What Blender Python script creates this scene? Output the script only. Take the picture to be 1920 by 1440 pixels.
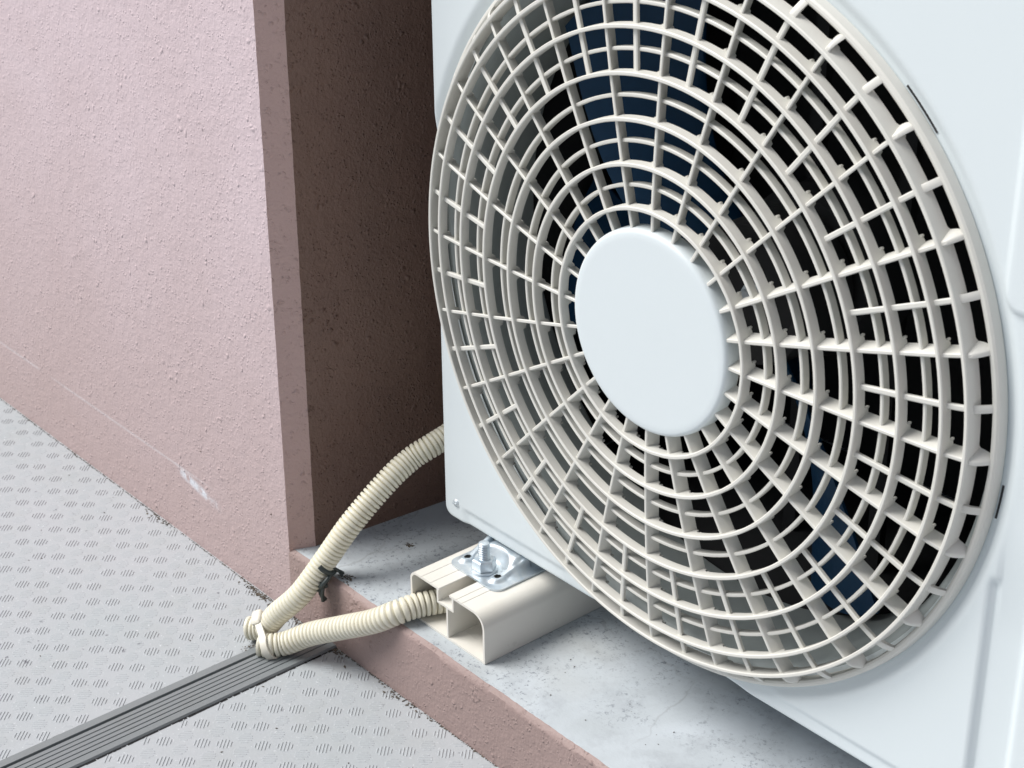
import bpy, bmesh, math, random
from math import sin, cos, pi, radians, hypot, atan2, exp
from mathutils import Vector, Matrix, noise
random.seed(7)
for o in list(bpy.data.objects): bpy.data.objects.remove(o)
C = bpy.context.scene.collection
S = bpy.context.scene
K = 0.001                      # everything is written in millimetres

# ------------------------------------------------------------------ camera
cam = bpy.data.cameras.new('camera'); co = bpy.data.objects.new('camera', cam); C.objects.link(co)
yaw, pitch, roll = radians(-49.735), radians(-26.128), radians(-0.565)
fw = Vector((sin(yaw)*cos(pitch), cos(yaw)*cos(pitch), sin(pitch)))
rt = Vector((cos(yaw), -sin(yaw), 0)); up = rt.cross(fw)
r2 = rt*cos(roll)+up*sin(roll); u2 = -rt*sin(roll)+up*cos(roll)
M = Matrix((r2, u2, -fw)).transposed().to_4x4()
M.translation = Vector((629.993, -653.209, 406.262))*K
co.matrix_world = M
cam.sensor_width = 36; cam.lens = 3329.6/1920*36
cam.clip_start = 0.05; cam.clip_end = 200
S.camera = co
cam.dof.use_dof = True; cam.dof.focus_distance = 1.08; cam.dof.aperture_fstop = 28

# ------------------------------------------------------------------ light
SUN_EL, SUN_AZ = radians(50), radians(-132)      # azimuth of the light source, measured from +Y clockwise
w = bpy.data.worlds.new('World'); S.world = w; w.use_nodes = True
nt = w.node_tree; bg = nt.nodes['Background']
sky = nt.nodes.new('ShaderNodeTexSky'); sky.sky_type = 'NISHITA'; sky.sun_disc = False
sky.sun_elevation = SUN_EL; sky.sun_rotation = SUN_AZ; sky.air_density = 1.0; sky.dust_density = 2.0
hs = nt.nodes.new('ShaderNodeHueSaturation'); hs.inputs['Saturation'].default_value = 0.5
nt.links.new(sky.outputs[0], hs.inputs['Color']); nt.links.new(hs.outputs[0], bg.inputs[0]); bg.inputs[1].default_value = 0.056
sl = bpy.data.lights.new('sun', 'SUN'); so = bpy.data.objects.new('sun', sl); C.objects.link(so)
sl.energy = 2.65; sl.angle = radians(36); sl.color = (1.0, 0.98, 0.945)
d = Vector((sin(SUN_AZ)*cos(SUN_EL), cos(SUN_AZ)*cos(SUN_EL), sin(SUN_EL)))
so.rotation_euler = d.to_track_quat('Z', 'Y').to_euler(); so.location = d*3
S.view_settings.view_transform = 'Standard'; S.view_settings.look = 'None'
S.view_settings.exposure = 0.6; S.view_settings.gamma = 1.0
S.cycles.max_bounces = 8

# ------------------------------------------------------------------ materials
def mat(name, col, rough=0.5, metal=0.0, spec=0.5):
    m = bpy.data.materials.new(name); m.use_nodes = True
    b = m.node_tree.nodes['Principled BSDF']
    b.inputs['Base Color'].default_value = (*col, 1); b.inputs['Roughness'].default_value = rough
    b.inputs['Metallic'].default_value = metal; b.inputs['Specular IOR Level'].default_value = spec
    return m
class N:
    def __init__(s, m): s.t = m.node_tree; s.b = s.t.nodes['Principled BSDF']; s.tc = s.t.nodes.new('ShaderNodeTexCoord')
    def n(s, ty, **kw):
        x = s.t.nodes.new(ty)
        for k, v in kw.items():
            if k in x.inputs: x.inputs[k].default_value = v
            else: setattr(x, k, v)
        return x
    def l(s, a, b): s.t.links.new(a, b)
    def noise(s, scale, detail=3, rough=0.5, vec=None, dist=0):
        x = s.n('ShaderNodeTexNoise', Scale=scale, Detail=detail, Roughness=rough, Distortion=dist)
        s.l(vec or s.tc.outputs['Object'], x.inputs['Vector']); return x.outputs['Fac']
    def mapr(s, src, a, b, c=0, d=1):
        x = s.n('ShaderNodeMapRange'); x.inputs[1].default_value = a; x.inputs[2].default_value = b
        x.inputs[3].default_value = c; x.inputs[4].default_value = d; s.l(src, x.inputs[0]); return x.outputs[0]
    def mix(s, fac, a, b, mode='MIX'):
        x = s.n('ShaderNodeMix', data_type='RGBA', blend_type=mode)
        if hasattr(fac, 'links'): s.l(fac, x.inputs[0])
        else: x.inputs[0].default_value = fac
        for v, i in ((a, 6), (b, 7)):
            if isinstance(v, tuple): x.inputs[i].default_value = (*v, 1)
            else: s.l(v, x.inputs[i])
        return x.outputs[2]
    def math(s, op, a, b=None):
        x = s.n('ShaderNodeMath', operation=op)
        for i, v in enumerate((a, b)):
            if v is None: continue
            if isinstance(v, (int, float)): x.inputs[i].default_value = v
            else: s.l(v, x.inputs[i])
        return x.outputs[0]
    def bump(s, h, strength, dist, prev=None):
        x = s.n('ShaderNodeBump', Strength=strength, Distance=dist); s.l(h, x.inputs['Height'])
        if prev is not None: s.l(prev, x.inputs['Normal'])
        return x.outputs[0]
    def xyz(s):
        x = s.n('ShaderNodeSeparateXYZ'); s.l(s.tc.outputs['Object'], x.inputs[0]); return x.outputs

def textured_paint(name, light, dark, rough=0.5, coarse=1.0, spots=1.0):
    m = mat(name, light, rough); n = N(m)
    big = n.noise(6, 4, 0.6); fine = n.noise(160, 3, 0.6)
    c = n.mix(n.mapr(big, 0.35, 0.65), light, dark)
    c = n.mix(n.mapr(fine, 0.62, 0.8, 0, 0.15*spots), c, tuple(v*0.6 for v in dark))
    # pitted spots
    v = n.n('ShaderNodeTexVoronoi', Scale=75.0); n.l(n.tc.outputs['Object'], v.inputs['Vector'])
    pm = n.math('MULTIPLY', n.mapr(v.outputs['Distance'], 0.05, 0.12, 1, 0), n.mapr(n.noise(22, 2), 0.58, 0.64))
    c = n.mix(n.math('MULTIPLY', pm, spots), c, tuple(x*0.42 for x in dark))
    n.l(c, n.b.inputs['Base Color'])
    l = n.noise(430, 3, 0.5); g = n.noise(95, 3, 0.5)
    def dots(scale, r0, r1, thr, seed):
        mp = n.n('ShaderNodeMapping'); mp.inputs['Location'].default_value = (seed, seed*2, 0)
        wn = n.n('ShaderNodeTexNoise', Scale=scale*0.8, Detail=1.0); n.l(n.tc.outputs['Object'], wn.inputs['Vector'])
        va = n.n('ShaderNodeVectorMath', operation='MULTIPLY_ADD'); n.l(wn.outputs['Color'], va.inputs[0]); va.inputs[1].default_value = (0.9/scale,)*3
        n.l(n.tc.outputs['Object'], va.inputs[2]); n.l(va.outputs[0], mp.inputs[0])
        vv = n.n('ShaderNodeTexVoronoi', Scale=scale); n.l(mp.outputs[0], vv.inputs['Vector'])
        return n.math('MULTIPLY', n.mapr(vv.outputs['Distance'], r0, r1, 0, 1), n.mapr(n.noise(scale*0.45, 1), thr, thr+0.06))
    d1 = dots(330, 0.42, 0.12, 0.50, 3.1); d2 = dots(150, 0.34, 0.08, 0.60, 7.7)
    h = n.math('ADD', n.math('MULTIPLY', l, 0.55), n.math('MULTIPLY', g, 0.8))
    h = n.math('ADD', h, n.math('ADD', n.math('MULTIPLY', d1, 0.40*coarse), n.math('MULTIPLY', d2, 0.75*coarse)))
    n.l(n.bump(h, 0.85, 0.0012*coarse), n.b.inputs['Normal'])
    return m, n, c

def wall_mat():
    m, n, c = textured_paint('wall_paint', (0.655, 0.54, 0.575), (0.60, 0.485, 0.51), 0.5)
    # long pale scrape along the line of the kerb, fading in and out
    o = n.xyz()
    wob = n.math('MULTIPLY', n.math('SUBTRACT', n.noise(3.0, 2), 0.5), 0.004)
    line = n.math('ABSOLUTE', n.math('SUBTRACT', n.math('ADD', o[2], wob), -0.2585))
    k = n.mapr(line, 0.0004, 0.0016, 1, 0)
    seg = n.math('MULTIPLY', n.mapr(n.noise(14, 2), 0.38, 0.5), n.mapr(o[0], -0.41, -0.45))
    # browner towards the foot, its upper limit ragged
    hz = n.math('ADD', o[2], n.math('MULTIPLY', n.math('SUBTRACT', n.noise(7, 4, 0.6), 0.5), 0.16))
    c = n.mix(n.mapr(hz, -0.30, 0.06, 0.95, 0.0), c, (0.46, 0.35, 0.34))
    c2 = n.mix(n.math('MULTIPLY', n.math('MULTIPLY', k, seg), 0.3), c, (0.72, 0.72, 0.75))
    ln = n.math('ABSOLUTE', n.math('ADD', n.math('ADD', o[2], 0.2645), n.math('MULTIPLY', n.math('ADD', o[0], 0.45), 0.17)))
    st = n.noise(140, 3)
    k2 = n.math('MULTIPLY', n.mapr(ln, 0.0015, 0.0055, 1, 0), n.mapr(st, 0.38, 0.55))
    sg = n.math('MULTIPLY', n.mapr(o[0], -0.475, -0.455), n.mapr(o[0], -0.405, -0.43))
    c2 = n.mix(n.math('MULTIPLY', n.math('MULTIPLY', k2, sg), 0.85), c2, (0.72, 0.76, 0.82))
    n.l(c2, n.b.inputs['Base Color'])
    return m
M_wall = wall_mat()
M_kerb, _n, _c = textured_paint('kerb_paint', (0.34, 0.25, 0.235), (0.295, 0.215, 0.20), 0.6, 1.0)
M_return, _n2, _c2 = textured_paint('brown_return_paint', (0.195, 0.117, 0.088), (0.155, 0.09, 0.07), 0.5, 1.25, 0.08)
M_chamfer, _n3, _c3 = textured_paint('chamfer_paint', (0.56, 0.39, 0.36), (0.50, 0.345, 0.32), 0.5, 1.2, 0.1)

def concrete_mat():
    m = mat('concrete', (0.4, 0.42, 0.45), 0.75); n = N(m)
    a = n.noise(9, 5, 0.6, dist=0.6); b = n.noise(35, 5, 0.7); f = n.noise(260, 3, 0.6)
    c = n.mix(n.mapr(a, 0.35, 0.65), (0.46, 0.50, 0.53), (0.59, 0.64, 0.69))
    c = n.mix(n.mapr(b, 0.5, 0.75, 0, 0.5), c, (0.30, 0.32, 0.35))
    warm = n.mapr(n.noise(5.0, 3, 0.6), 0.55, 0.7, 0, 0.3)
    c = n.mix(warm, c, (0.42, 0.40, 0.33))
    # dark mottled specks, clustered
    sp = n.math('MULTIPLY', n.mapr(n.noise(330, 4, 0.75), 0.54, 0.64), n.mapr(n.noise(14, 3, 0.6), 0.42, 0.58))
    c = n.mix(n.math('MULTIPLY', sp, 0.75), c, (0.13, 0.145, 0.18))
    # fine cracks
    wv = n.n('ShaderNodeTexNoise', Scale=18.0, Detail=4.0); n.l(n.tc.outputs['Object'], wv.inputs['Vector'])
    vm = n.n('ShaderNodeVectorMath', operation='MULTIPLY_ADD'); n.l(wv.outputs['Color'], vm.inputs[0]); vm.inputs[1].default_value = (0.05, 0.05, 0.05)
    n.l(n.tc.outputs['Object'], vm.inputs[2])
    v = n.n('ShaderNodeTexVoronoi', feature='DISTANCE_TO_EDGE', Scale=3.1); n.l(vm.outputs[0], v.inputs['Vector'])
    cr = n.math('MULTIPLY', n.mapr(v.outputs['Distance'], 0.0006, 0.0035, 1, 0), n.mapr(n.noise(12, 2), 0.4, 0.55))
    c = n.mix(n.math('MULTIPLY', cr, 0.3), c, (0.2, 0.2, 0.2))
    n.l(c, n.b.inputs['Base Color'])
    n.l(n.bump(n.math('ADD', b, n.math('MULTIPLY', f, 0.35)), 0.35, 0.001), n.b.inputs['Normal'])
    return m
M_conc = concrete_mat()

def floor_mat():
    m = mat('vinyl_sheet', (0.5, 0.53, 0.57), 0.55); n = N(m)
    a = n.noise(4, 4, 0.6); f = n.noise(420, 2, 0.6); g = n.noise(28, 4, 0.65)
    c = n.mix(n.mapr(a, 0.35, 0.65), (0.39, 0.425, 0.445), (0.42, 0.44, 0.465))
    c = n.mix(n.mapr(g, 0.5, 0.75, 0, 0.35), c, (0.36, 0.38, 0.38))
    c = n.mix(n.mapr(f, 0.66, 0.74, 0, 0.5), c, (0.72, 0.75, 0.78))
    sp = n.math('MULTIPLY', n.mapr(n.noise(150, 2, 0.5), 0.70, 0.74), n.mapr(n.noise(9, 2), 0.45, 0.6))
    c = n.mix(n.math('MULTIPLY', sp, 0.8), c, (0.16, 0.165, 0.19))
    n.l(c, n.b.inputs['Base Color'])
    n.l(n.bump(n.math('ADD', f, g), 0.3, 0.0004), n.b.inputs['Normal'])
    return m
M_floor = floor_mat()

def plastic(name, col, rough=0.45, dirt=0.12, dcol=(0.5, 0.47, 0.40), scale=14):
    m = mat(name, col, rough); n = N(m)
    g = n.noise(scale, 5, 0.65); f = n.noise(600, 2)
    c = n.mix(n.mapr(g, 0.5, 0.8, 0, dirt), col, dcol)
    n.l(c, n.b.inputs['Base Color']); n.l(n.bump(f, 0.15, 0.0002), n.b.inputs['Normal'])
    n.l(n.mapr(g, 0.3, 0.7, rough-0.06, rough+0.08), n.b.inputs['Roughness'])
    return m
M_panel = plastic('panel_paint', (0.695, 0.755, 0.78), 0.38, 0.10, (0.60, 0.64, 0.66), 7)
M_grille = plastic('grille_plastic', (0.69, 0.68, 0.635), 0.42, 0.4, (0.55, 0.53, 0.47), 24)
M_shroud = plastic('shroud_metal', (0.36, 0.40, 0.40), 0.5, 0.4, (0.27, 0.29, 0.28), 16)
M_blue_spec = 0.2
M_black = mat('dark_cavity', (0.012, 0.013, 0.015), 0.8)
M_blue = plastic('fan_plastic', (0.006, 0.038, 0.09), 0.42, 0.5, (0.01, 0.03, 0.05), 60)
M_pvc = plastic('cream_pvc', (0.765, 0.74, 0.68), 0.33, 0.25, (0.66, 0.60, 0.50), 18)
M_hose = plastic('cream_conduit', (0.75, 0.72, 0.60), 0.42, 0.4, (0.60, 0.54, 0.40), 30)
M_tie = plastic('nylon', (0.75, 0.72, 0.63), 0.4, 0.3)
M_wire = plastic('dark_wire', (0.03, 0.04, 0.04), 0.4, 0.3, (0.1, 0.12, 0.1))
M_strip = plastic('strip_metal', (0.20, 0.22, 0.23), 0.42, 0.5, (0.18, 0.19, 0.185), 30)
M_gap = mat('dark_gap', (0.02, 0.02, 0.022), 0.9)
M_dirt = plastic('dirt', (0.09, 0.075, 0.06), 0.95, 0.8, (0.25, 0.21, 0.16), 200)
M_blue.node_tree.nodes['Principled BSDF'].inputs['Specular IOR Level'].default_value = M_blue_spec
def zinc():
    m = mat('zinc_plate', (0.5, 0.56, 0.62), 0.45, 0.75); n = N(m)
    g = n.noise(60, 4, 0.6, dist=0.8)
    n.l(n.mapr(g, 0.3, 0.7, 0.38, 0.55), n.b.inputs['Roughness'])
    n.l(n.mix(n.mapr(g, 0.35, 0.65), (0.52, 0.60, 0.67), (0.70, 0.74, 0.76)), n.b.inputs['Base Color'])
    n.l(n.bump(g, 0.3, 0.0005), n.b.inputs['Normal']); return m
M_zinc = zinc()

# ------------------------------------------------------------------ mesh helpers
def build(name, verts, faces, m, parent=None, smooth=False, angle=None, origin=(0, 0, 0)):
    ov = Vector(origin)
    me = bpy.data.meshes.new(name)
    me.from_pydata([((Vector(v)-ov)*K)[:] for v in verts], [], faces)
    bm = bmesh.new(); bm.from_mesh(me); bmesh.ops.recalc_face_normals(bm, faces=bm.faces)
    if smooth:
        for f in bm.faces: f.smooth = True
        if angle is not None:
            for e in bm.edges:
                if len(e.link_faces) == 2 and e.calc_face_angle(0) > radians(angle): e.smooth = False
    bm.to_mesh(me); bm.free()
    me.materials.append(m)
    o = bpy.data.objects.new(name, me); C.objects.link(o)
    if parent is not None:
        o.parent = parent
        # parents stand unrotated: the child keeps its world place
        o.location = (ov*K) - world_loc(parent)
    else: o.location = ov*K
    return o
def world_loc(o):
    l = Vector(o.location)
    while o.parent: o = o.parent; l += Vector(o.location)
    return l
def tag(o, label=None, cat=None, group=None, kind=None):
    if label: o['label'] = label
    if cat: o['category'] = cat
    if group: o['group'] = group
    if kind: o['kind'] = kind
    return o
def empty(name, loc):
    o = bpy.data.objects.new(name, None); C.objects.link(o); o.location = Vector(loc)*K
    o.empty_display_size = 0.05; return o
class MB:
    def __init__(s): s.v = []; s.f = []
    def add(s, v, f):
        b = len(s.v); s.v += [tuple(x) for x in v]; s.f += [tuple(i+b for i in q) for q in f]
    def box(s, x0, x1, y0, y1, z0, z1):
        v = [(x, y, z) for z in (z0, z1) for y in (y0, y1) for x in (x0, x1)]
        s.add(v, [(0, 1, 3, 2), (4, 6, 7, 5), (0, 4, 5, 1), (2, 3, 7, 6), (0, 2, 6, 4), (1, 5, 7, 3)])
    def loft(s, rings, closed=False, caps=True):
        n = len(rings[0]); v = [p for r in rings for p in r]; f = []
        R = len(rings); rng = R if closed else R-1
        for i in range(rng):
            a = i*n; b = ((i+1) % R)*n
            for j in range(n):
                k = (j+1) % n; f.append((a+j, a+k, b+k, b+j))
        if caps and not closed: f.append(tuple(range(n))[::-1]); f.append(tuple((R-1)*n+i for i in range(n)))
        s.add(v, f)
    def lathe(s, prof, seg=128, closed_prof=True, c=(0, 0), th0=0, th1=2*pi):
        full = abs(th1-th0-2*pi) < 1e-6
        rings = []
        for i in range(seg if full else seg+1):
            t = th0+(th1-th0)*i/seg
            rings.append([(c[0]+r*cos(t), y, c[1]+r*sin(t)) for r, y in prof])
        if closed_prof: s.loft(rings, closed=full)
        else:
            n = len(prof); R = len(rings); v = [p for r in rings for p in r]; f = []
            for i in range(R if full else R-1):
                for j in range(n-1):
                    a = i*n; b = ((i+1) % R)*n; f.append((a+j, a+j+1, b+j+1, b+j))
            s.add(v, f)
    def build(s, name, m, parent=None, **k): return build(name, s.v, s.f, m, parent, **k)
def sstep(a, b, x):
    t = max(0, min(1, (x-a)/(b-a))); return t*t*(3-2*t)

G, ZF = -265.0, -321.0        # top of the concrete base, floor

# ------------------------------------------------------------------ setting
def prism(poly, z0, z1, name, m, parent=None, shear=0.0, smooth=False):
    n = len(poly); v = [(x+shear*(z0-G), y, z0) for x, y in poly]+[(x+shear*(z1-G), y, z1) for x, y in poly]
    f = [tuple(range(n))[::-1], tuple(range(n, 2*n))]+[(i, (i+1) % n, n+(i+1) % n, n+i) for i in range(n)]
    return build(name, v, f, m, parent)

# floor: one big sheet; raised bars of its anti-slip pattern near the camera
def make_floor():
    mb = MB()
    x0, x1 = -30000, 30000
    xs0, xs1 = -297.5, -259.0       # the cover strip stands here
    mb.add([(x0, -30000, ZF), (x1, -30000, ZF), (x1, 30000, ZF), (x0, 30000, ZF)], [(0, 1, 2, 3)])
    a = 28.65; ox, oy = -399.6+5.15, -227+5.6
    def cluster(cx, cy, u, v, h=0.46):       # bars run along v, stacked along u
        for i in range(5):
            s_ = (i-2)*2.3+random.uniform(-0.06, 0.06); L = 5.3*math.sqrt(max(0.05, 1-(abs(s_)/5.5)**2))+random.uniform(-0.15, 0.15)
            w2 = 0.66
            px, py = cx+u[0]*s_, cy+u[1]*s_
            if px > xs0-4 and px < xs1+4: continue
            if py > -70: continue
            base = [(-L, -w2), (L, -w2), (L, w2), (-L, w2)]
            top = [(-L+0.8, -w2*0.3), (L-0.8, -w2*0.3), (L-0.8, w2*0.3), (-L+0.8, w2*0.3)]
            V = [(px+v[0]*p+u[0]*q, py+v[1]*p+u[1]*q, ZF-0.05) for p, q in base]+[(px+v[0]*p+u[0]*q, py+v[1]*p+u[1]*q, ZF+h) for p, q in top]
            mb.add(V, [(4, 5, 6, 7), (0, 1, 5, 4), (1, 2, 6, 5), (2, 3, 7, 6), (3, 0, 4, 7)])
    c = 1/math.sqrt(2)
    for i in range(-30, 22):
        for j in range(-16, 7):
            X = ox+i*a; Y = oy+j*a
            if X < -1150 or X > 300 or Y < -640: continue
            for sg in (-1, 1):
                cluster(X+sg*5.2, Y+sg*5.4, (c, c), (-c, c))
                cluster(X+a/2+sg*5.2, Y+a/2-sg*5.2, (c, -c), (c, c), 0.30)
    o = mb.build('floor', M_floor); tag(o, kind='structure')
make_floor()

# kerb (painted face) and the concrete base behind it
def rough_line(x0, x1, step, amp, seed):
    out = []; x = x0
    while x < x1:
        out.append((x, amp*(noise.noise(Vector((x*0.06, seed, 0)))+0.6*noise.noise(Vector((x*0.25, seed, 3)))))); x += step
    out.append((x1, 0)); return out
def make_kerb():
    rings = []
    pts = rough_line(-314.5, 300, 3, 0.5, 1.3)+[(3000, 0)]
    for x, a in pts:
        rings.append([(x, -66.9+a*0.6, ZF-4), (x, -66.5+a*0.5, -269.0+a*0.6), (x, -65.9+a*0.5, -266.4+a*0.5), (x, -62.6+a*1.6, G+0.35), (x, -61.6+a*1.6, G-3), (x, -55, G-6), (x, -55, ZF-4)])
    mb = MB(); mb.loft(rings); o = mb.build('kerb', M_kerb, smooth=True, angle=50); tag(o, kind='structure')
make_kerb()
def make_base():
    mb = MB(); mb.box(-330, 3000, -62.5, 900, ZF-3, G)
    o = mb.build('concrete_base', M_conc); tag(o, kind='structure')
make_base()

# wall with its chamfered end, and the side that runs back beside the unit
wall_poly = [(-6000, -66.2), (-313.7, -66.2), (-306.0, -48.5), (-262, 420), (1150, 420), (1150, -260), (1400, -260), (1400, 620), (-6000, 620)]  # right-hand return is unseen, added to block sky light from that side
zsr = [ZF-5]+[ZF+4*k for k in range(1, 160)]+[1500]
mb = MB()
for z_ in zsr:
    ring = []
    for k, (x, y) in enumerate(wall_poly):
        dx = dy = 0
        if k in (1, 2):
            amp = 0.45 if z_ < 400 else 0
            dx = amp*(noise.noise(Vector((z_*0.07, k*9.1, 0)))+0.7*noise.noise(Vector((z_*0.31, k*5.3, 2))))
        ring.append((x+0.0135*(z_-G)+dx, y+dy, z_))
    mb.v += ring
n_ = len(wall_poly)
for a in range(len(zsr)-1):
    for b in range(n_): mb.f.append((a*n_+b, a*n_+(b+1) % n_, (a+1)*n_+(b+1) % n_, (a+1)*n_+b))
mb.f.append(tuple(range(n_))[::-1]); mb.f.append(tuple((len(zsr)-1)*n_+b for b in range(n_)))
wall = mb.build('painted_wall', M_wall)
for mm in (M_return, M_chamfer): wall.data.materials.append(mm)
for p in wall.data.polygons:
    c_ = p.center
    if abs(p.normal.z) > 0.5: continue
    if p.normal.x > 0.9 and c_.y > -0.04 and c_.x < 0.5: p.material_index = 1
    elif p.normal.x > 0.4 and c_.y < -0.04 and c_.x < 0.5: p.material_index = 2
tag(wall, 'pink rough-painted wall with a chamfered corner and dark return side beside the white fan unit', 'wall')

# ------------------------------------------------------------------ air conditioner
ac = empty('air_conditioner', (150, 140, -228))
tag(ac, 'white outdoor air conditioner unit with a large round fan grille standing on a cream block', 'air conditioner')
X0, X1, Z0, Z1 = -215.0, 560.0, -216.0, 420.0
# body shell behind the front panel
def make_casing():
    mb = MB()
    t = 1.2; yb = 285
    mb.box(X0+3, X0+3+t, 12.3, yb, Z0+4, Z1-2)
    mb.box(X1-3-t, X1-3, 12.3, yb, Z0+4, Z1-2)
    mb.box(X0+3+t, X1-3-t, yb-t, yb, Z0+4, Z1-2)
    mb.box(X0+3+t, X1-3-t, 12.3, yb-t, Z0+4, Z0+4+t)
    mb.box(X0+3+t, X1-3-t, 12.3, yb-t, Z1-2-t, Z1-2)
    mb.build('casing', M_panel, ac)
    mb = MB()  # inner sheets painted black so the casing interior reads as deep shade
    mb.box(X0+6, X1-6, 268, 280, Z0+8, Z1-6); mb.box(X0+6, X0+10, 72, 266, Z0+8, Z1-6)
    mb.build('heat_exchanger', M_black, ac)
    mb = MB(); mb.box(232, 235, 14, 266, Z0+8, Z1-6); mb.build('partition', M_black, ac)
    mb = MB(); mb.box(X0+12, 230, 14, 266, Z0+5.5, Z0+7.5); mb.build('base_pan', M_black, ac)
    mb = MB(); mb.box(X0+12, 230, 72, 266, Z1-9, Z1-7); mb.build('top_shade_liner', M_black, ac)
make_casing()

def panel_y(x, z):
    r = hypot(x, z); y = 0.0
    # dish round the grille
    y += 4.0*(1-sstep(217.5, 226.5, r))
    # lower border stands back past a soft crease
    k = sstep(-203.2, -206.2, z)*sstep(-197, -188, x)*sstep(218.5, 224, r if z < 0 else 0)
    y += 1.6*k
    # vertical channel on the right
    if x > 212:
        c = sstep(217.6, 221.2, x)*(1-sstep(239.0, 243.5, x))*sstep(-30 if x > 224 else -60, -95 if x > 224 else -68, z)
        y += 3.2*c
    # raised cover, upper right, rounded corner
    dx, dz = x-217, z-86
    q = hypot(min(dx, 0), min(dz, 0)) + min(max(dx, dz), 0)*0
    if dx > 0 or dz > 0: q = max(-min(dx, dz), 0) if min(dx, dz) < 0 else 0
    y -= 1.8*(1-sstep(7.5, 10.0, q))
    # edges roll back
    e = min(x-X0, X1-x, z-Z0, Z1-z)
    cx, cz = X0+8, Z0+8
    if x < cx and z < cz: e = 8-hypot(x-cx, z-cz)
    if e < 3.0: y += 3.0-math.sqrt(max(0, 9-(3-max(e, 0))**2))
    return y
def make_panel():
    def lines(a, b, fine, fa, fb, coarse):
        L = []; x = a
        while x < b-1e-6:
            L.append(x); st = fine if fa <= x < fb else coarse
            near = min(x-a, b-x)
            if near < 4: st = 0.8
            x += st
        L.append(b); return L
    xs = lines(X0, X1, 1.7, -230, 262, 12); zs = lines(Z0, Z1, 1.7, -230, 235, 12)
    RH = 209.0
    idx = {}; V = []; F = []
    cx, cz = X0+8, Z0+8
    keep = [[hypot(x, z) >= RH-2.45 for z in zs] for x in xs]
    for i, x in enumerate(xs):
        for j, z in enumerate(zs):
            if not keep[i][j]: continue
            px, pz = x, z
            if px < cx and pz < cz:
                dd = hypot(px-cx, pz-cz)
                if dd > 8:
                    px, pz = cx+(px-cx)*8/dd, cz+(pz-cz)*8/dd
            r = hypot(px, pz)
            if r < RH+0.15: px, pz = px*RH/r, pz*RH/r
            idx[i, j] = len(V); V.append((px, panel_y(px, pz), pz))
    for i in range(len(xs)-1):
        for j in range(len(zs)-1):
            q = [(i, j), (i+1, j), (i+1, j+1), (i, j+1)]
            if all(p in idx for p in q) and any(hypot(xs[a], zs[b]) > RH+0.15 for a, b in q): F.append(tuple(idx[p] for p in q))
    # return flange round the rim
    rim = [(i, 0) for i in range(len(xs))]+[(len(xs)-1, j) for j in range(1, len(zs))]+[(i, len(zs)-1) for i in range(len(xs)-2, -1, -1)]+[(0, j) for j in range(len(zs)-2, 0, -1)]
    rim = [p for p in rim if p in idx]
    b = len(V)
    for p in rim: x, y, z = V[idx[p]]; V.append((x, 12.0, z))
    n = len(rim)
    for k in range(n):
        k2 = (k+1) % n
        a_, b_ = rim[k], rim[k2]
        if abs(a_[0]-b_[0])+abs(a_[1]-b_[1]) > 1: continue
        F.append((idx[a_], idx[b_], b+k2, b+k))
    me_o = build('front_panel', V, F, M_panel, ac, smooth=True, angle=55)
    return me_o
panel = make_panel()
def screw(x, y, z, rad, parent, name='screw'):
    mb = MB(); pr = [(0.01, y-rad*0.55), (rad*0.35, y-rad*0.53), (rad*0.7, y-rad*0.38), (rad*0.95, y-rad*0.1), (rad, y+0.3)]
    mb.lathe(pr, 24, closed_prof=False, c=(x, z))
    mb.box(x-rad*0.62, x+rad*0.62, y-rad*0.6, y-rad*0.50, z-0.22*rad, z+0.22*rad)
    o = mb.build(name, M_zinc, parent, smooth=True, angle=40); return o
for a0, a1 in ((43, 50), (-8.5, -3.5)):
    mb = MB(); mb.lathe([(217.0, 3.5), (218.0, 3.6), (218.0, 5.5), (217.0, 5.5)], 24, th0=radians(a0), th1=radians(a1))
    mb.build('clip_slot', M_gap, panel)
screw(-201.5, 0.3, -202.5, 3.3, panel)

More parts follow.
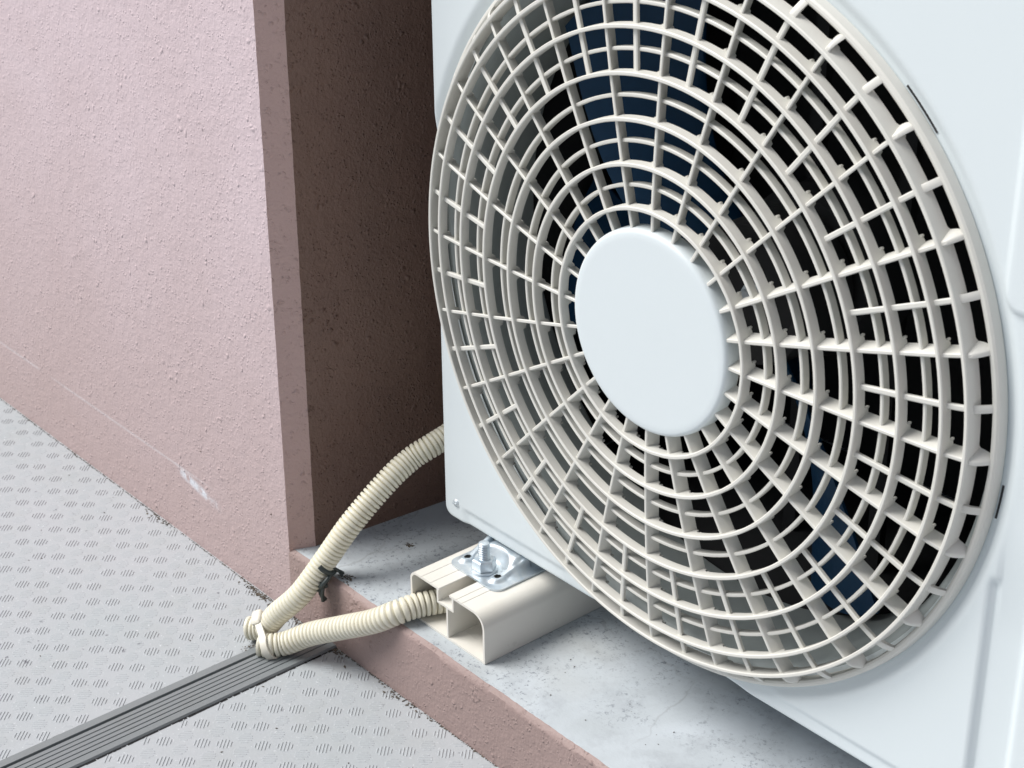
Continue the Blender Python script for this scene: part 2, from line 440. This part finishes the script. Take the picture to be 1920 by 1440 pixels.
# ---- fan grille: 24 slanted ribs, stepped rings, 7 tall and 5 low
RM = [71.2, 95.0, 119.3, 143.6, 168.1, 192.0, 204.6]
YM = [-23.3, -22.6, -21.5, -20.1, -18.1, -16.0, -13.5]
def yf(r):
    if r <= RM[0]: return YM[0]+(0.3 if r < RM[0] else 0)
    for i in range(6):
        if r <= RM[i+1]: t = (r-RM[i])/(RM[i+1]-RM[i]); return YM[i]+t*(YM[i+1]-YM[i])
    return YM[-1]+(r-RM[-1])*1.0
SL = 2.3/8.0        # rib slant: tangential shift per millimetre of depth
def make_grille():
    mb = MB()
    for k, R in enumerate(RM):
        y0 = YM[k]; t = 2.35; last = k == 6
        base, deep = (6.5, 9.6) if not last else (10.0, 11.5)
        offs = [-1.6, -0.8, 0.6, 1.8, 3.2, 4.4, 5.2, 5.8, 6.5, 7.4]
        dep = [0.15, 0.75, 1.0, 1.0, 1.0, 1.0, 0.93, 0.5, 0.12, 0.0]
        rings = []; cell = 2*pi*R/24
        for q in range(24):
            th = radians(15*q)
            sq = [(o/R, dd) for o, dd in zip(offs, dep)]
            rest = int((cell-11)/4.5)+1
            for i in range(rest): sq.append(((8.3+(cell-10.6)*i/max(1, rest-1))/R, 0.0))
            for a, dd in sq:
                T = th+a; yb = y0+base+(deep-base)*dd
                prof = [(R-t/2+0.35, yb), (R-t/2, y0+0.55), (R-t*0.28, y0+0.08), (R+t*0.28, y0+0.08), (R+t/2, y0+0.55), (R+t/2*0.8+0.45, yb)]
                rings.append([(r*cos(T), y, r*sin(T)) for r, y in prof])
        mb.loft(rings, closed=True)
        if k < 6:            # little moulding pips at the end of each gusset
            for q in range(24):
                T = radians(15*q)+6.2/R; er = (cos(T), sin(T)); et = (-sin(T), cos(T))
                rr_ = []
                for yy in (y0+7.6, y0+9.6, y0+10.3):
                    kk = 1.0 if yy < y0+10.0 else 0.5
                    rr_.append([(er[0]*(R+1.0+0.8*kk*cos(2*pi*m_/8))+et[0]*0.85*kk*sin(2*pi*m_/8), yy, er[1]*(R+1.0+0.8*kk*cos(2*pi*m_/8))+et[1]*0.85*kk*sin(2*pi*m_/8)) for m_ in range(8)])
                mb.loft(rr_)
    for k in range(5):
        R = (RM[k]+RM[k+1])/2; y0 = (YM[k]+YM[k+1])/2+4.6; t = 2.2
        mb.lathe([(R-t/2*0.8, y0+5.2), (R-t/2, y0+0.5), (R-t*0.25, y0), (R+t*0.25, y0), (R+t/2, y0+0.5), (R+t/2*0.8, y0+5.2)], 144)
    def rib(th, ra, rb, t, rec, depth, slant, n=8, yoff=None):
        er = (cos(th), sin(th)); et = (-sin(th), cos(th)); rings = []
        for i in range(n+1):
            r = ra+(rb-ra)*i/n; y = (yf(r)+rec) if yoff is None else yoff(r)
            d = depth(r) if callable(depth) else depth
            cs = [(-t/2, 0.45), (-t*0.28, 0.0), (t*0.28, 0.0), (t/2, 0.45), (t/2*0.75+slant*d, d), (-t/2*0.75+slant*d, d)]
            rings.append([(er[0]*r+et[0]*s_, y+dy, er[1]*r+et[1]*s_) for s_, dy in cs])
        mb.loft(rings)
    for q in range(24):
        th = radians(15*q)
        rib(th, 52, RM[0]-0.9, 2.2, 2.3, 8.0, SL, 3)
        rib(th, RM[0]+0.8, RM[6]-0.9, 2.2, 2.3, 8.0, SL, 24)
        # big hook down to the flange
        def hy(r): u = max(0, min(1, (r-205.2)/(213.5-205.2))); return YM[6]+2.3+(9.0)*(u**2.2)
        rib(th, 205.2, 213.5, 2.6, 0, lambda r: max(1.5, 9.0-(hy(r)-YM[6]-2.3)*0.75), 0.45, 8, hy)
        # half-way bars in the outer bands, and their tongues
        tm = radians(15*q+7.5)
        rib(tm, RM[3]+0.8, RM[6]-0.9, 3.1, 3.0, 2.6, 0.0, 12)
        def ty(r): u = (r-205.2)/(213-205.2); return YM[6]+4.0+6.2*(max(u, 0)**1.5)
        rib(tm, 205.0, 213.2, 4.2, 0, 3.2, 0.0, 6, ty)
    # outer flange
    mb.lathe([(211.6, 4.5), (211.4, -1.6), (212.0, -2.9), (213.2, -3.5), (214.6, -3.2), (215.6, -2.2), (216.2, 3.3), (214.0, 5.0)], 192)
    # inner drum that carries the hub cap
    mb.lathe([(50, -17.5), (58.2, -17.5), (58.2, -9.5), (50, -9.5)], 96)
    g = mb.build('fan_grille', M_grille, ac, smooth=True, angle=32)
    g['label'] = 'round off-white grille of stepped rings and slanted radial ribs'
    # hub cap
    cap = MB(); pr = [(0.01, -22.6)]+[(r, -22.6+0.0) for r in (20, 40, 54, 57.2)]+[(58.6, -22.2), (59.4, -21.3), (59.9, -20.0), (60.1, -17.8), (60.1, -12.5), (59.0, -12.0)]
    cap.lathe(pr, 128, closed_prof=False)
    cap.build('hub_cap', M_panel, g, smooth=True, angle=60)
    return g
grille = make_grille()

# ---- shroud, fan and motor seen through the grille
mb = MB(); mb.lathe([(210.5, 5.4), (207.5, 6.5), (204.5, 9.5), (202.5, 15), (201.5, 24), (201.0, 70), (202.5, 72), (203.5, 70), (203.5, 24), (205.5, 14), (209.5, 8.5), (211.0, 6.6)], 160)
mb.build('fan_shroud', M_shroud, ac, smooth=True, angle=50)
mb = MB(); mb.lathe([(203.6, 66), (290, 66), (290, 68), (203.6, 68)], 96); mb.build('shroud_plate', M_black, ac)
fan = empty('fan', (0, 55, 0)); fan.parent = ac; fan.location = Vector((0, 55, 0))*K - Vector(ac.location)
mb = MB(); mb.lathe([(0.01, 70), (28, 70), (36, 62), (42, 60), (44, 66), (44, 100), (0.01, 100)], 64, closed_prof=False)
mb.build('fan_hub', M_black, fan, smooth=True, angle=40)
def blade(a0, a1, dy=0, sw=42):
    mb = MB(); nr, na = 14, 18; top = []; bot = []
    for i in range(nr+1):
        r = 43+(196-43)*i/nr; u = i/nr
        A0 = a0+sw*(1-u)**1.2; A1 = a1+sw*0.85*(1-u)**1.2
        for j in range(na+1):
            v = j/na; th = radians(A0+(A1-A0)*v)
            y = 48+34*v*v+6*v+5*(1-u)+dy
            top.append((r*cos(th), y, r*sin(th))); bot.append((r*cos(th), y+2.2, r*sin(th)))
    V = top+bot; n = na+1; o = len(top); F = []
    for i in range(nr):
        for j in range(na):
            a = i*n+j; F.append((a, a+1, a+n+1, a+n)); F.append((o+a, o+a+n, o+a+n+1, o+a+1))
    for j in range(na): F.append((j, o+j, o+j+1, j+1)); a = nr*n+j; F.append((a, a+1, o+a+1, o+a))
    for i in range(nr): F.append((i*n, (i+1)*n, o+(i+1)*n, o+i*n)); a = i*n+na; F.append((a, o+a, o+a+n, a+n))
    mb.add(V, F); mb.build('blade', M_blue, fan, smooth=True, angle=40)
blade(138, 110); blade(-54, -80, 6, 8); blade(205, 178, 34)
mb = MB(); mb.lathe([(0.01, 56), (4, 56), (4, 71), (0.01, 71)], 24, closed_prof=False)
mb.loft([[(8*cos(pi/3*i), y, 8*sin(pi/3*i)) for i in range(6)] for y in (62, 69.5)]); mb.build('shaft_nut', M_zinc, fan, smooth=True, angle=30)
mb = MB(); mb.lathe([(0.01, 104), (48, 106), (52, 112), (52, 150), (0.01, 150)], 48, closed_prof=False); mb.build('motor', M_black, ac, smooth=True, angle=40)
mb = MB(); mb.box(-40, -30, 152, 158, Z0+8, Z1-8); mb.box(30, 40, 152, 158, Z0+8, Z1-8); mb.build('motor_bracket', M_black, ac)

# ---- foot plate of the unit, bolted to the block
BX, BY, ZT = -153.6, -15.3, -228.5
def make_foot():
    nx, ny = 70, 72; xa, xb, ya, yb = -178.0, -127.0, -27.5, 30.0
    R = 7.0
    def H(x, y):
        d = hypot(x-BX, y-BY)
        pl = sstep(-14, 1, y-0.0)
        side = sstep(xa+2, xa+14, x)*(1-sstep(xb-13, xb-2, x))
        cut = sstep(11.5, 17.0, d)
        h = 9.6*pl*side*cut
        for hx, hy in ((-171, -15.5), (-138.5, -16.5)):
            dd = hypot(x-hx, (y-hy)*0.8); h = max(h, 2.2*(1-sstep(2.8, 6.5, dd)))
        # stiffening ridges running up from the holes
        for hx, sgn in ((-171, 1), (-138.5, 1)):
            t = (y+14)/22
            if 0 < t < 1: h = max(h, (2.0+7.5*t)*(1-sstep(1.5, 4.5, abs(x-hx-4*t*(-1 if hx > BX else 1)*-0.6))))
        return 1.6+h
    V = []; F = []; idx = {}
    for i in range(nx+1):
        for j in range(ny+1):
            x = xa+(xb-xa)*i/nx; y = ya+(yb-ya)*j/ny; px, py = x, y
            for cx, sx in ((xa+R, -1), (xb-R, 1)):
                if (px-cx)*sx > 0 and py < ya+R:
                    dd = hypot(px-cx, py-ya-R)
                    if dd > R: px, py = cx+(px-cx)*R/dd, ya+R+(py-ya-R)*R/dd
            skip = any(hypot(x-hx, (y-hy)) < 1.9 for hx, hy in ((-171, -15.5), (-138.5, -16.5)))
            if skip: continue
            idx[i, j] = len(V); V.append((px, py, ZT+H(px, py)))
    for i in range(nx):
        for j in range(ny):
            q = [(i, j), (i+1, j), (i+1, j+1), (i, j+1)]
            if all(p in idx for p in q): F.append(tuple(idx[p] for p in q))
    rim = [(i, 0) for i in range(nx+1)]
    b = len(V)
    loop = [(0, j) for j in range(ny, 0, -1)]+rim+[(nx, j) for j in range(1, ny+1)]
    for p in loop: x, y, z = V[idx[p]]; V.append((x, y, ZT+0.15))
    for k in range(len(loop)-1): F.append((idx[loop[k]], idx[loop[k+1]], b+k+1, b+k))
    o = build('foot_bracket', V, F, M_zinc, ac, smooth=True, angle=70)
    mb = MB()
    for hx, hy in ((-171, -15.5), (-138.5, -16.5)):
        mb.lathe([(0.01, 0), (2.6, 0), (2.6, 0.3), (0.01, 0.3)], 20)
    # dark holes: small discs lying inside the openings
    for hx, hy in ((-171, -15.5), (-138.5, -16.5)):
        hb = MB()
        ring = [(hx+2.9*cos(2*pi*i/20), hy+2.9*sin(2*pi*i/20), ZT+0.5) for i in range(20)]
        hb.add(ring, [tuple(range(20))])
        hb.build('bolt_hole', M_gap, o)
make_foot()

# ------------------------------------------------------------------ anchor bolt
bolt = empty('anchor_bolt', (BX, BY, ZT+1.6)); tag(bolt, 'short threaded zinc bolt with a hexagonal nut standing up on the metal foot plate', 'bolt')
mb = MB(); prof = []; z = ZT+1; zt = ZT+22.5
rings = []
seg = 28; pitch = 1.7; nt_ = int((zt-z)/pitch*6)
for i in range(nt_+1):
    zz = z+i*pitch/6
    ring = []
    for j in range(seg):
        t = 2*pi*j/seg; ph = ((zz/pitch)-j/seg) % 1
        r = 3.2+0.95*abs(1-2*ph)
        r = min(r, 3.2+max(0, (zt-zz))*0.9)
        ring.append((BX+r*cos(t), BY+r*sin(t), zz))
    rings.append(ring)
mb.loft(rings); mb.build('threaded_rod', M_zinc, bolt, smooth=True, angle=60)
mb = MB(); AF = 14.2/2; n6 = []
def hexring(z_, k, rot=radians(2)): return [(BX+AF/cos(pi/6)*k*cos(rot+pi/3*i), BY+AF/cos(pi/6)*k*sin(rot+pi/3*i), z_) for i in range(6)]
zb_ = ZT+3.0
mb.loft([hexring(zb_, 0.96), hexring(zb_+0.6, 1.0), hexring(zb_+6.6, 1.0), hexring(zb_+7.6, 0.88)])
mb.build('nut', M_zinc, bolt)
mb = MB(); rr = lambda r, z_: [(BX+r*cos(2*pi*i/40), BY+r*sin(2*pi*i/40), z_) for i in range(40)]
mb.loft([rr(9.1, ZT+1.7), rr(9.3, ZT+2.2), rr(9.1, ZT+2.95)]); mb.build('washer', M_zinc, bolt, smooth=True, angle=40)

# ------------------------------------------------------------------ cream support block
def arc(cx, cz, r, a0, a1, n=8): return [(cx+r*cos(radians(a0+(a1-a0)*i/n)), cz+r*sin(radians(a0+(a1-a0)*i/n))) for i in range(n+1)]
def make_block():
    def groove(x): return [(x+0.7, ZT), (x+0.35, ZT-0.35), (x-0.35, ZT-0.35), (x-0.7, ZT)]
    outer = [(-188.5, G+0.2), (-111.0, G+0.2)]+arc(-122, ZT-11, 11, 0, 90, 10)
    for x in (-133.0, -139.0): outer += groove(x)
    outer += [(-146.6, ZT), (-146.9, ZT-0.5), (-146.6, ZT-1.8), (-144.2, ZT-1.8), (-144.2, ZT-10.4), (-158.4, ZT-10.4), (-158.4, ZT-1.8), (-157.4, ZT-1.8), (-157.1, ZT-0.5), (-157.4, ZT)]
    for x in (-166.0, -176.0): outer += groove(x)
    outer += arc(-182.0, ZT-6.5, 6.5, 90, 180, 8)
    cr = [(-148.7, G+1.9), (-112.7, G+1.9)]+arc(-122, ZT-11, 9.3, 0, 90, 8)+[(-142.5, ZT-1.7), (-142.5, ZT-12.0), (-148.7, ZT-12.0)]
    cl = [(-186.8, G+1.9), (-150.3, G+1.9), (-150.3, ZT-12.0), (-160.1, ZT-12.0), (-160.1, ZT-1.7)]+arc(-182.0, ZT-6.5, 4.8, 90, 180, 6)
    y0, y1 = -51.0, 290.0
    bm = bmesh.new()
    sets = []
    for y in (y0, y1):
        es = []; 
        for poly in (outer, cr, cl):
            vs = [bm.verts.new((x*K, y*K, z*K)) for x, z in poly]
            es += [bm.edges.new((vs[i], vs[(i+1) % len(vs)])) for i in range(len(vs))]
            sets.append(vs)
        bmesh.ops.triangle_fill(bm, use_beauty=True, use_dissolve=False, edges=es)
    for a, b in zip(sets[:3], sets[3:]):
        n = len(a)
        for i in range(n): bm.faces.new((a[i], a[(i+1) % n], b[(i+1) % n], b[i]))
    bmesh.ops.recalc_face_normals(bm, faces=bm.faces)
    for f in bm.faces: f.smooth = True
    for e in bm.edges:
        if len(e.link_faces) == 2 and e.calc_face_angle(0) > radians(28): e.smooth = False
    me = bpy.data.meshes.new('support_block'); bm.to_mesh(me); bm.free(); me.materials.append(M_pvc)
    o = bpy.data.objects.new('support_block', me); C.objects.link(o)
    tag(o, 'hollow cream plastic support block with a slotted top under the fan unit foot', 'support block')
make_block()

# ------------------------------------------------------------------ corrugated hoses
def catmull(P, step=0.5):
    P = [Vector(p) for p in P]; out = []
    Q = [P[0]*2-P[1]]+P+[P[-1]*2-P[-2]]
    for i in range(1, len(Q)-2):
        a, b, c, d_ = Q[i-1], Q[i], Q[i+1], Q[i+2]
        for j in range(40):
            t = j/40; out.append(0.5*((2*b)+(c-a)*t+(2*a-5*b+4*c-d_)*t*t+(3*b-a-3*c+d_)*t**3))
    out.append(P[-1])
    # resample
    L = [0]
    for i in range(1, len(out)): L.append(L[-1]+(out[i]-out[i-1]).length)
    n = int(L[-1]/step); res = []; k = 0
    for i in range(n+1):
        s_ = L[-1]*i/n
        while k < len(L)-2 and L[k+1] < s_: k += 1
        t = (s_-L[k])/max(1e-9, L[k+1]-L[k]); res.append(out[k].lerp(out[k+1], t))
    return res, L[-1]/n
def sweep(mb, path, rad, seg=28, caps=True):
    T = [(path[min(i+1, len(path)-1)]-path[max(i-1, 0)]).normalized() for i in range(len(path))]
    u = T[0].orthogonal().normalized(); rings = []
    for i, p in enumerate(path):
        u = (u-T[i]*u.dot(T[i])).normalized(); v = T[i].cross(u)
        r = rad(i) if callable(rad) else rad
        rings.append([tuple(p+u*(r*cos(2*pi*j/seg))+v*(r*sin(2*pi*j/seg))) for j in range(seg)])
    mb.loft(rings, caps=caps)
RO, RI = 8.6, 6.1
def hose(P, label, name='corrugated_hose', PT=3.3):
    path, st = catmull(P, PT/8)
    def rad(i):
        ph = (i*st/PT) % 1
        w_ = 0.5+0.5*cos(2*pi*(ph-0.5)); w_ = sstep(0.03, 0.24, w_)
        return RI+(RO-RI)*w_
    mb = MB(); sweep(mb, path, rad, 30, caps=False)
    # open ends: the wall turns in to a bore
    T0 = (path[0]-path[1]).normalized()
    for end, nx_ in ((0, 1), (-1, -2)):
        t = (path[nx_]-path[end]).normalized()
        sub = [path[end]+t*k for k in (0, 0.01, 8)]
        u = t.orthogonal().normalized(); v = t.cross(u); seg = 30
        rings = [[tuple(p+u*(r*cos(2*pi*j/seg))+v*(r*sin(2*pi*j/seg))) for j in range(seg)] for p, r in zip(sub, (RI+0.3, RI-0.6, RI-0.6))]
        mb.loft(rings, caps=False)
    o = mb.build(name, M_hose, smooth=True, angle=75)
    tag(o, label, 'hose', 'cream corrugated hoses at the corner of the kerb')
    return path
A_ = Vector((-299.5, -100.5, -309.0)); B_ = Vector((-281.5, -107.5, -312.3))
up_path = hose([(-310.5, -107.5, -312.4), tuple(A_), (-289.5, -94.5, -295), (-275, -84, -276), (-266.3, -68, -252), (-257.5, -49, -224), (-252.5, -22, -200), (-250, -1.5, -187.5), (-243.8, 16, -178.5), (-238, 60, -165), (-237, 130, -150), (-237, 240, -140)],
     'cream corrugated hose climbing from the tie and disappearing behind the fan unit', 'corrugated_hose')
lo_path = hose([(-288.5, -113.0, -312.4), tuple(B_), (-273.5, -98.5, -309.8), (-258, -88.5, -299), (-231.4, -80.2, -284), (-203.4, -72.7, -268), (-188.3, -64.5, -257.2), (-182.0, -50.0, -254.2), (-172.5, -25, -254.2), (-170, 10, -254.4), (-170, 90, -254.4)],
     'cream corrugated hose lying across the kerb and entering the hollow support block', PT=3.9)

# cable tie round both hose ends
def cable_tie():
    ax = ((up_path[60]-up_path[10]).normalized()+(lo_path[60]-lo_path[10]).normalized()).normalized()
    P1 = A_; P2 = B_
    d_ = (P2-P1); d_ -= ax*d_.dot(ax); d_.normalize(); e_ = ax.cross(d_)
    c0 = (P1+P2)/2; off = (P2-P1).dot(d_)/2
    rings = []; R = 9.0; pts = []
    for k in range(24): t = -pi/2+pi*k/23; pts.append((off+R*cos(t), R*sin(t), (P2-c0).dot(ax)))
    for k in range(24): t = pi/2+pi*k/23; pts.append((-off+R*cos(t), R*sin(t), (P1-c0).dot(ax)))
    n = len(pts)
    for i, (a, b, s_) in enumerate(pts):
        p, q = pts[i-1], pts[(i+1) % n]
        tx, ty = q[0]-p[0], q[1]-p[1]; l = hypot(tx, ty) or 1; nx_, ny_ = ty/l, -tx/l
        o_ = []
        for dn, da in ((0, -2.8), (1.3, -2.6), (1.3, 2.6), (0, 2.8)):
            o_.append(tuple(c0+d_*(a+nx_*dn)+e_*(b+ny_*dn)+ax*(s_+da)))
        rings.append(o_)
    mb = MB(); mb.loft(rings, closed=True)
    root = mb.build('cable_tie', M_tie, smooth=True, angle=40)
    tag(root, 'pale nylon cable tie strapped round the ends of both cream hoses', 'cable tie')
    # head block, on the upper left shoulder
    hp = P1-d_*2.0+(e_ if e_.z > 0 else -e_)*(R+1.0); fz = (e_ if e_.z > 0 else -e_)
    V = []; 
    for sz, k in ((-2.4, 1.0), (1.2, 1.0), (2.6, 0.72)):
        for a in range(16):
            t = 2*pi*a/16; ca, sa = cos(t), sin(t)
            sq = lambda v: math.copysign(abs(v)**0.5, v)
            V.append(tuple(hp+d_*(6.0*k*sq(ca))+ax*(4.4*k*sq(sa))+fz*sz))
    F = [tuple(range(16))[::-1], tuple(range(32, 48))]
    for l in range(2):
        for a in range(16): F.append((l*16+a, l*16+(a+1) % 16, (l+1)*16+(a+1) % 16, (l+1)*16+a))
    build('tie_head', V, F, M_tie, root, smooth=True, angle=50)
cable_tie()

# dark wire twisted round the upper hose and hooked on the kerb edge
def wire():
    mb = MB(); c = Vector((-266.3, -68, -252)); 
    i0 = min(range(len(up_path)), key=lambda i: (up_path[i]-c).length); c = up_path[i0]
    t = (up_path[i0+6]-up_path[i0-6]).normalized(); t = (t+Vector((0.25, -0.1, -0.25))).normalized()
    u = t.orthogonal().normalized(); v = t.cross(u)
    path = [c+u*(9.8*cos(a))+v*(9.8*sin(a))+t*(a*0.5-1.5) for a in [2*pi*k/48 for k in range(48)]]
    path = [p for p in sorted(path, key=lambda p: -p.dot(r2)) if (p-c).dot(r2) > -2.5 and (p-c).dot(fw) < 2.5]
    sweep(mb, path, 1.8, 8) if len(path) > 2 else None
    for P, r in ((([-259, -66, -257], [-257, -72, -260], [-259, -76, -265], [-262, -74, -268], [-261, -70, -268]), 1.7),
                 (([-262, -73, -262], [-263.5, -75, -268], [-264.5, -73.5, -276], [-264, -70.5, -281]), 1.5),
                 (([-260, -73, -263], [-259.5, -75.5, -270], [-261, -74.5, -279]), 1.4),
                 (([-261, -66, -256], [-259, -61, -259], [-260, -57, -262.8]), 1.3),
                 (([-263, -64, -256], [-260, -60, -260], [-257, -60, -263.3]), 1.0)):
        p, _ = catmull(P, 1.0); sweep(mb, p, r, 8)
    o = mb.build('wire_tie', M_wire, smooth=True, angle=60)
    tag(o, 'dark twisted wire looped round the climbing cream hose at the kerb edge', 'wire')
wire()

# ------------------------------------------------------------------ grooved cover strip across the floor
def strip():
    xa, xb = -297.5, -259.0
    z = ZF
    prof = [(xa, z+0.3), (xa+0.8, z+1.6), (xa+8.0, z+2.2), (xa+8.3, z+0.2), (xa+10.6, z+0.2), (xa+10.9, z+2.2)]
    x = xa+10.9
    for k in range(5):
        prof += [(x+3.3, z+2.2), (x+3.5, z+0.4), (x+4.1, z+0.4), (x+4.3, z+2.2)]; x += 4.3
    prof += [(xb-1.0, z+2.0), (xb, z+0.6)]
    ys = [-2400]+[-640+i*12 for i in range(49)]+[-67.0]
    V = []; F = []; n = len(prof)
    for y in ys:
        for (px, pz) in prof: V.append((px, y, pz))
    for i in range(len(ys)-1):
        for j in range(n-1): a = i*n+j; F.append((a, a+1, a+n+1, a+n))
    o = build('joint_cover_strip', V, F, M_strip)
    tag(o, 'dark grey ribbed metal cover strip running across the patterned floor to the kerb', 'cover strip')
    mb = MB()
    mb.box(xa+8.5, xa+10.4, -2400, -67.5, z+0.25, z+0.45)
    # ragged dark seams where the sheet was cut on both sides
    for xx, s_ in ((xa-0.5, 1), (xb+0.6, 2)):
        y = -640; 
        while y < -68:
            L = random.uniform(2, 9); w_ = random.uniform(0.3, 1.0) if s_ == 2 else random.uniform(0.15, 0.5)
            mb.box(xx-w_, xx+w_, y, y+L, z+0.02, z+0.12+random.random()*0.25); y += L+random.uniform(-0.5, 1.5)
    mb.build('seam_gap', M_gap, o)
strip()

# ------------------------------------------------------------------ dirt along the foot of the wall and kerb, crumbs on the floor
def dirt():
    mb = MB()
    def crumb(x, y, z, s_):
        v = []; 
        base = [(1, 0, 0), (-1, 0, 0), (0, 1, 0), (0, -1, 0), (0, 0, 1), (0, 0, -1)]
        a = random.random()*6.28; st = random.uniform(0.7, 2.4)
        for p in base:
            k = s_*random.uniform(0.6, 1.3); px, py, pz = p[0]*k*st, p[1]*k, p[2]*k*0.6
            v.append((x+px*cos(a)-py*sin(a), y+px*sin(a)+py*cos(a), z+pz))
        mb.add(v, [(0, 2, 4), (2, 1, 4), (1, 3, 4), (3, 0, 4), (2, 0, 5), (1, 2, 5), (3, 1, 5), (0, 3, 5)])
    x = -900
    while x < 200:
        dens = 0.5+0.5*noise.noise(Vector((x*0.02, 0, 5)))
        for _ in range(2):
            if random.random() < 0.15+dens*0.9: crumb(x+random.uniform(-1, 1), -67.1-abs(random.gauss(0, 0.25+dens*0.35)), ZF+0.2, random.uniform(0.2, 0.65))
        x += 1.1
    for cx, n_, sp in ((-258, 70, 7), (-350, 60, 12), (-365, 35, 8), (-300, 45, 6), (-500, 30, 10), (-180, 40, 14)):
        for _ in range(n_): crumb(random.gauss(cx, sp), -68-abs(random.gauss(0, 2.6)), ZF+0.3, random.uniform(0.3, 1.0))
    for _ in range(60): crumb(random.gauss(-299, 2.5), random.gauss(-112, 4.5), ZF+1.2, random.uniform(0.25, 0.7))
    for _ in range(28): crumb(random.uniform(-700, -120), random.uniform(-330, -80), ZF+0.3, random.uniform(0.3, 0.8))
    for _ in range(40): crumb(random.gauss(-255, 5), -57+random.gauss(0, 2.0), G+0.4, random.uniform(0.3, 0.8))
    for _ in range(16): crumb(random.uniform(-240, 60), random.uniform(-55, 0), G+0.3, random.uniform(0.25, 0.6))
    for _ in range(26): crumb(random.gauss(-262, 2.0), random.gauss(3.4, 1.0), G+0.15, random.uniform(0.4, 0.9))
    for cx, cz, n_, sp in ((-428.3, -229.7, 5, 1.2), (-334.3, -244.5, 7, 1.4), (-386.9, 38.4, 3, 1.0), (-345, -226, 4, 2), (-520, -150, 3, 1), (-600, 90, 3, 1), (-450, -90, 2, 1), (-410, 120, 2, 1)):
        for _ in range(n_): crumb(random.gauss(cx, sp*0.5), -65.9, random.gauss(cz, sp), random.uniform(0.35, 0.8))
    o = mb.build('dirt', M_dirt); tag(o, kind='stuff')
dirt()
